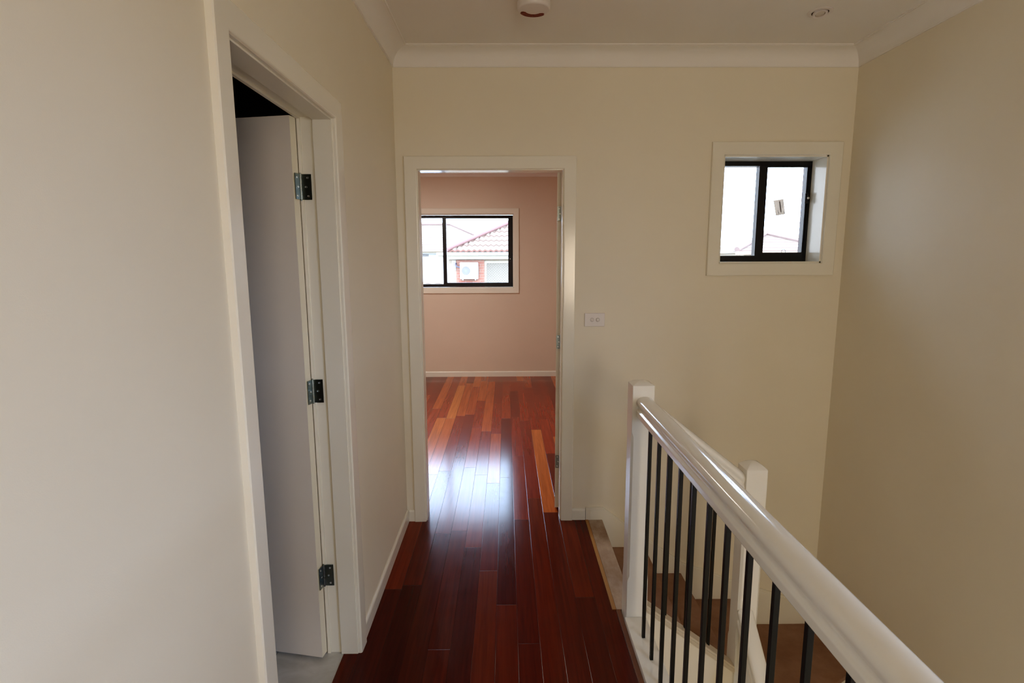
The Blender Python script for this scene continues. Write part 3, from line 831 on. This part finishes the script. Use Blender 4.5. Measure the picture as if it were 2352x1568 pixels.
SWX, SWZ = 0.507, 1.2165
sw = thing('light_switch', (SWX, D, SWZ), 'white wall plate with two round buttons right of the bedroom door frame', 'light switch')
MB().box(SWX - 0.058, SWX + 0.058, D - 0.0085, D - 0.0002, SWZ - 0.0385, SWZ + 0.0385, 0.003, 3).build('plate', M['plastic'], sw)
for dx in (-0.0155, 0.0175):
    ring = MB().lathe([(0.0112, -0.0082), (0.0112, -0.0096), (0.0100, -0.0098)], (SWX + dx, D, SWZ + 0.0), 28, 'y')
    rg = ring.build('button_rim', M['plasticdk'], sw)
    MB().lathe([(0.0090, -0.0096), (0.0090, -0.0118), (0.0070, -0.0130), (0.002, -0.0132)], (SWX + dx, D, SWZ + 0.0), 28, 'y').build('button', M['plastic'], rg)

# ------------------------------------------------------------------ OUTSIDE
def sc22(x, z, Y=24.0, Y0=22.0):
    return x * Y / Y0, H_EYE + (z - H_EYE) * Y / Y0
def tiled_roof(parent, xl, xr, ye, ze, p, depth, gauge, wave=0.0, period=0.24, mats=('roof', 'roofedge', 'cap'), step=0.05, caps=True):
    """hipped front slope with real overlapping courses, plus its hip caps and ridge"""
    b = MB().bm; mb = MB(); mb.bm.free(); mb.bm = b
    nc = int(depth / gauge)
    nx = max(2, int((xr - xl) / (period / 6))) if wave else 2
    for j in range(nc):
        d0, d1 = j * gauge, (j + 1) * gauge + 0.05
        xa, xb = xl + d0, xr - d0
        if xb - xa < 0.3: break
        lo, lo2, hi = [], [], []
        for i in range(nx + 1):
            x = xa + (xb - xa) * i / nx
            wv = wave * math.sin(2 * PI * x / period) if wave else 0
            z0 = ze + p * d0
            lo.append(b.verts.new((x, ye + d0, z0 + step + wv)))
            lo2.append(b.verts.new((x, ye + d0 + 0.01, z0 + wv - 0.02)))
            xx = min(max(x, xl + d1 - 0.05), xr - d1 + 0.05)
            hi.append(b.verts.new((xx, ye + d1, ze + p * d1 + step * 0.5 + wv * 0.9)))
        for i in range(nx):
            f = b.faces.new((lo[i], lo[i + 1], hi[i + 1], hi[i])); f.material_index = 0
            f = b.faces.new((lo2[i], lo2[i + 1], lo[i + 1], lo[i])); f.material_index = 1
    # the two end slopes and the back slope
    dm = nc * gauge
    T = [(xl, ye, ze), (xr, ye, ze), (xr, ye + 2 * dm, ze), (xl, ye + 2 * dm, ze)]
    R0, R1 = (xl + dm, ye + dm, ze + p * dm), (xr - dm, ye + dm, ze + p * dm)
    for q in ([T[1], T[2], R1], [T[2], T[3], R0, R1], [T[3], T[0], R0]):
        f = b.faces.new([b.verts.new(v) for v in q]); f.material_index = 0
    rf = mb.build('roof', [M[mats[0]], M[mats[1]]], parent, smooth=60)
    if caps:
        up = step + 0.03
        MB().tube([(xl - 0.05, ye - 0.05, ze + up), (xl + dm, ye + dm, ze + p * dm + up)], 0.10, 10).build('hip_cap', M[mats[2]], rf)
        MB().tube([(xr + 0.05, ye - 0.05, ze + up), (xr - dm, ye + dm, ze + p * dm + up)], 0.10, 10).build('hip_cap', M[mats[2]], rf)
        MB().tube([(xl + dm, ye + dm, ze + p * dm + up), (xr - dm, ye + dm, ze + p * dm + up)], 0.10, 10).build('ridge_cap', M[mats[2]], rf)
    return rf
def wall_block(parent, x0, x1, y0, y1, z0, z1, mat, name='wall'):
    return MB().box(x0, x1, y0, y1, z0, z1).build(name, M[mat], parent)

# house straight across, seen through the bedroom window
hx, hz = sc22(-2.286, 1.80)
nh = thing('brick_house', (1.0, 26.0, ZL), 'brick house with wavy red tiled roof and white gutter outside the bedroom window', 'house')
tiled_roof(nh, hx, 5.8, 24.0, hz, 0.481, 4.05, 0.45, wave=0.028, period=0.235, step=0.055)
g0, g1 = sc22(-2.70, 1.715)[0], sc22(0, 1.586)[1]
gz = sc22(0, 1.76)[1]
MB().box(g0, 6.0, 23.72, 23.98, sc22(0, 1.64)[1], gz, 0.03).build('gutter', M['white'], nh)
MB().box(g0 + 0.05, 5.9, 23.90, 24.02, sc22(0, 1.575)[1], sc22(0, 1.645)[1]).build('fascia', M['creamext'], nh)
MB().box(g0 + 0.1, 5.8, 24.0, 24.6, sc22(0, 1.50)[1], sc22(0, 1.60)[1]).build('eave_soffit', M['white'], nh)
wall_block(nh, g0 + 0.45, 5.4, 24.42, 28.0, ZL, sc22(0, 1.53)[1], 'brightbrick')
px0, pz1 = sc22(-1.976, 1.455); px1, pz0 = sc22(-0.86, 0.1)
MB().box(px0, px1, 24.28, 24.45, pz0, pz1).build('shaded_wall_panel', M['shadewall'], nh)  # added slab standing in for the shaded part of the brick wall
mx0, mz1 = sc22(-0.774, 1.313); mx1, mz0 = sc22(1.4, -0.2)
wf = MB().frame(mx0 - 0.09, mx1, mz0, mz1 + 0.12, 0.09, 24.33, 24.45).build('window_surround', M['creamext'], nh)
MB().box(mx0, mx1 - 0.09, 24.36, 24.40, mz0 + 0.09, mz1 + 0.03).build('security_screen', M['screen'], wf)
lv = MB(); vx0, vz1 = sc22(-2.15, 1.438); vx1, vz0 = sc22(-2.005, 1.05)
lvo = MB().box(vx0, vx1, 24.36, 24.43, vz0, vz1).build('louvre_vent', M['white'], nh)
for k in range(3): lv.box(vx0 + 0.02 + k * 0.05, vx0 + 0.035 + k * 0.05, 24.345, 24.365, vz0 + 0.05, vz1 - 0.03)
lv.build('slot', M['acgrille'], lvo)

# air conditioner hung on that house's shaded brick panel
ax0, az1 = sc22(-1.82, 1.367); ax1, az0 = sc22(-1.102, 0.715)
ac = thing('air_conditioner', ((ax0 + ax1) / 2, 24.12, az0), 'white outdoor air conditioner unit with round fan on the shaded red brick panel', 'air conditioner')
MB().box(ax0, ax1, 23.97, 24.24, az0, az1, 0.025, 3).build('casing', M['white'], ac)
fx, fz = sc22(-1.578, 1.045); FR = 0.19
MB().lathe([(FR, 23.969), (FR - 0.01, 23.960), (FR - 0.015, 23.966), (0.005, 23.967)], (fx, 0, fz), 40, 'y').build('fan_opening', M['acgrille'], ac)
fg = MB()
for r_ in (0.06, 0.10, 0.14, 0.178):
    ring = []
    for k in range(40):
        a = 2 * PI * k / 40
        cc = Vector((fx + r_ * math.cos(a), 23.952, fz + r_ * math.sin(a))); e = Vector((math.cos(a), 0, math.sin(a)))
        ring.append([cc + e * 0.006, cc + Vector((0, 0.006, 0)), cc - e * 0.006, cc - Vector((0, 0.006, 0))])
    fg.rings(ring, close=True)
for k in range(6):
    a = PI * k / 6
    fg.tube([(fx - 0.185 * math.cos(a), 23.952, fz - 0.185 * math.sin(a)), (fx + 0.185 * math.cos(a), 23.952, fz + 0.185 * math.sin(a))], 0.006, 6)
fg.build('fan_guard', M['acbar'], ac)
for xx in (ax0 + 0.12, ax1 - 0.12):
    MB().box(xx - 0.02, xx + 0.02, 23.98, 24.28, az0 - 0.05, az0 - 0.002, 0.004).build('bracket', M['white'], ac)
MB().tube([(ax0 + 0.02, 24.10, az1 - 0.20), (ax0 - 0.06, 24.08, az1 - 0.20), (ax0 - 0.15, 24.1, az1 - 0.17), (ax0 - 0.19, 24.16, az1 - 0.08), (ax0 - 0.17, 24.275, az1 - 0.04)], 0.035, 10).build('pipe', M['tank'], ac)
MB().box(ax1 - 0.004, ax1 + 0.02, 24.0, 24.2, az0 + 0.18, az1 - 0.22, 0.008).build('side_cover', M['acgrille'], ac)

# house behind it to the left
bh = thing('pale_house', (-6.0, 37.0, ZL), 'pale tiled house with orange gutter further back on the left', 'house')
tiled_roof(bh, -14.0, 0.042, 34.0, 2.023, 0.45, 3.74, 0.34, mats=('roofpale', 'roofedgepale', 'cappale'), step=0.04)
MB().box(-14.1, 0.1, 33.72, 33.98, 1.90, 2.035, 0.02).build('gutter', M['orange'], bh)
MB().box(-14.0, 0.0, 33.9, 34.4, 1.81, 1.90).build('fascia', M['creamext'], bh)
wall_block(bh, -13.6, -0.4, 34.4, 40.0, ZL, 1.83, 'white')
lv = MB()
for k in range(6): lv.box(-5.16 + k * 0.072, -5.125 + k * 0.072, 34.37, 34.41, 1.62, 1.76)
lv.build('wall_vent', M['acgrille'], bh)

# red topped boundary wall below
gw = thing('garden_wall', (-5, 19.0, ZL), 'boundary wall with pink tiled top below the left pane of the bedroom window', 'garden wall')
wall_block(gw, -8.0, -2.02, 19.0, 19.12, ZL, 0.68, 'white')
cp_ = MB(); rings = []
for i in range(121):
    x = -8.0 + i * 0.05
    zz = 0.715 + 0.018 * math.sin(i * 0.9)
    rings.append([(x, 18.94, 0.66), (x, 18.94, zz - 0.02), (x, 19.06, zz + 0.03), (x, 19.18, zz - 0.02), (x, 19.18, 0.66)])
cp_.rings(rings).build('coping', M['roof'], gw)

# roof seen low in the small hall window
rh = thing('distant_house', (10.1, 21.8, ZL), 'pale pink tiled roof low in the right pane of the small window', 'house')
tiled_roof(rh, 8.34, 11.96, 20.0, 1.743, 0.362, 1.80, 0.30, mats=('roofpale', 'roofedgepale', 'cappale'), step=0.035)
MB().box(8.24, 12.1, 19.78, 19.98, 1.62, 1.745, 0.02).build('gutter', M['orange'], rh)
wall_block(rh, 8.7, 11.5, 20.3, 23.0, ZL, 1.70, 'brightbrick')

o = MB().box(-60, 60, -40, 90, ZL - 0.5, ZL - 0.35).build('ground', M['ground'])
tag(o, 'pale ground far below outside the windows', 'ground', kind='structure')

# ------------------------------------------------------------------ LIGHT
SKY = 12.0
wd = bpy.data.worlds.new('overcast_sky'); bpy.context.scene.world = wd; wd.use_nodes = True
bg = wd.node_tree.nodes['Background']
bg.inputs[0].default_value = (0.73, 0.94, 1.32, 1); bg.inputs[1].default_value = SKY

def area(name, loc, rot, sx, sy, power, col, portal=False):
    l = bpy.data.lights.new(name, 'AREA'); l.shape = 'RECTANGLE'; l.size, l.size_y = sx, sy
    l.energy = power; l.color = col
    if portal: l.cycles.is_portal = True
    o = bpy.data.objects.new(name, l); COL.objects.link(o); o.location = loc; o.rotation_euler = rot
    return o
# sky portals outside the two visible windows
area('window_portal', (1.5, 3.40, 1.83), (-PI / 2, 0, 0), 0.58, 0.6, 1, (1, 1, 1), True)
area('window_portal', (-0.81, 7.42, 1.65), (-PI / 2, 0, 0), 1.8, 0.94, 1, (1, 1, 1), True)
# portal for the window behind the camera, then an added bedroom fill
area('window_portal', (XR + 0.22, (RW[0] + RW[1]) / 2, (RW[2] + RW[3]) / 2), (0, PI / 2, 0), RW[3] - RW[2], RW[1] - RW[0], 1, (1, 1, 1), True)
area('bedroom_fill', (-1.3, 5.1, ZC - 0.04), (0, 0, 0), 0.9, 0.9, 44, (1.0, 0.92, 0.85))

# added fill to brighten the stair panel from the storey below
area('lower_stair_fill', (0.85, -0.9, -1.1), (PI / 2, 0, 0), 0.4, 1.6, 5, (1.0, 0.86, 0.60))
# added warm fill in front of the rear wall, behind the camera
area('rear_warm_fill', (0.85, YR + 0.15, 1.35), (PI / 2 + 0.12, 0, 0.08), 0.7, 1.0, 33, (1.0, 0.83, 0.63))

# ------------------------------------------------------------------ CAMERA
f, yaw, pitch, roll = 1266.39, -0.0105, 0.1519, -0.0038
cam = bpy.data.cameras.new('camera'); co = bpy.data.objects.new('camera', cam); COL.objects.link(co)
cam.sensor_fit = 'HORIZONTAL'; cam.sensor_width = 36.0; cam.lens = f / 2352 * 36.0
cam.clip_start = 0.02; cam.clip_end = 500
cy, sy = math.cos(yaw), math.sin(yaw)
fw = Vector((-sy * math.cos(pitch), cy * math.cos(pitch), -math.sin(pitch))); rt = Vector((cy, sy, 0)); up = rt.cross(fw)
r2_ = rt * math.cos(roll) + up * math.sin(roll); u2_ = -rt * math.sin(roll) + up * math.cos(roll)
mt = Matrix((( r2_.x, u2_.x, -fw.x, 0), (r2_.y, u2_.y, -fw.y, 0), (r2_.z, u2_.z, -fw.z, H_EYE), (0, 0, 0, 1)))
co.matrix_world = mt
s = bpy.context.scene
s.camera = co
s.view_settings.view_transform = 'Standard'
s.view_settings.look = 'None'
s.view_settings.exposure = 0.0
# camera-like contrast: a gentle toe
s.view_settings.use_curve_mapping = True
cm = s.view_settings.curve_mapping
cv_ = cm.curves[3]
for x_, y_ in ((0.01, 0.0035), (0.03, 0.018), (0.08, 0.068), (0.2, 0.197), (0.5, 0.5)):
    cv_.points.new(x_, y_)
cm.update()
s.cycles.max_bounces = 8; s.cycles.diffuse_bounces = 6; s.cycles.glossy_bounces = 4; s.cycles.transparent_max_bounces = 8
s.cycles.use_adaptive_sampling = True; s.cycles.adaptive_threshold = 0.12; s.cycles.adaptive_min_samples = 16
s.cycles.sample_clamp_indirect = 6.0
s.cycles.use_denoising = True
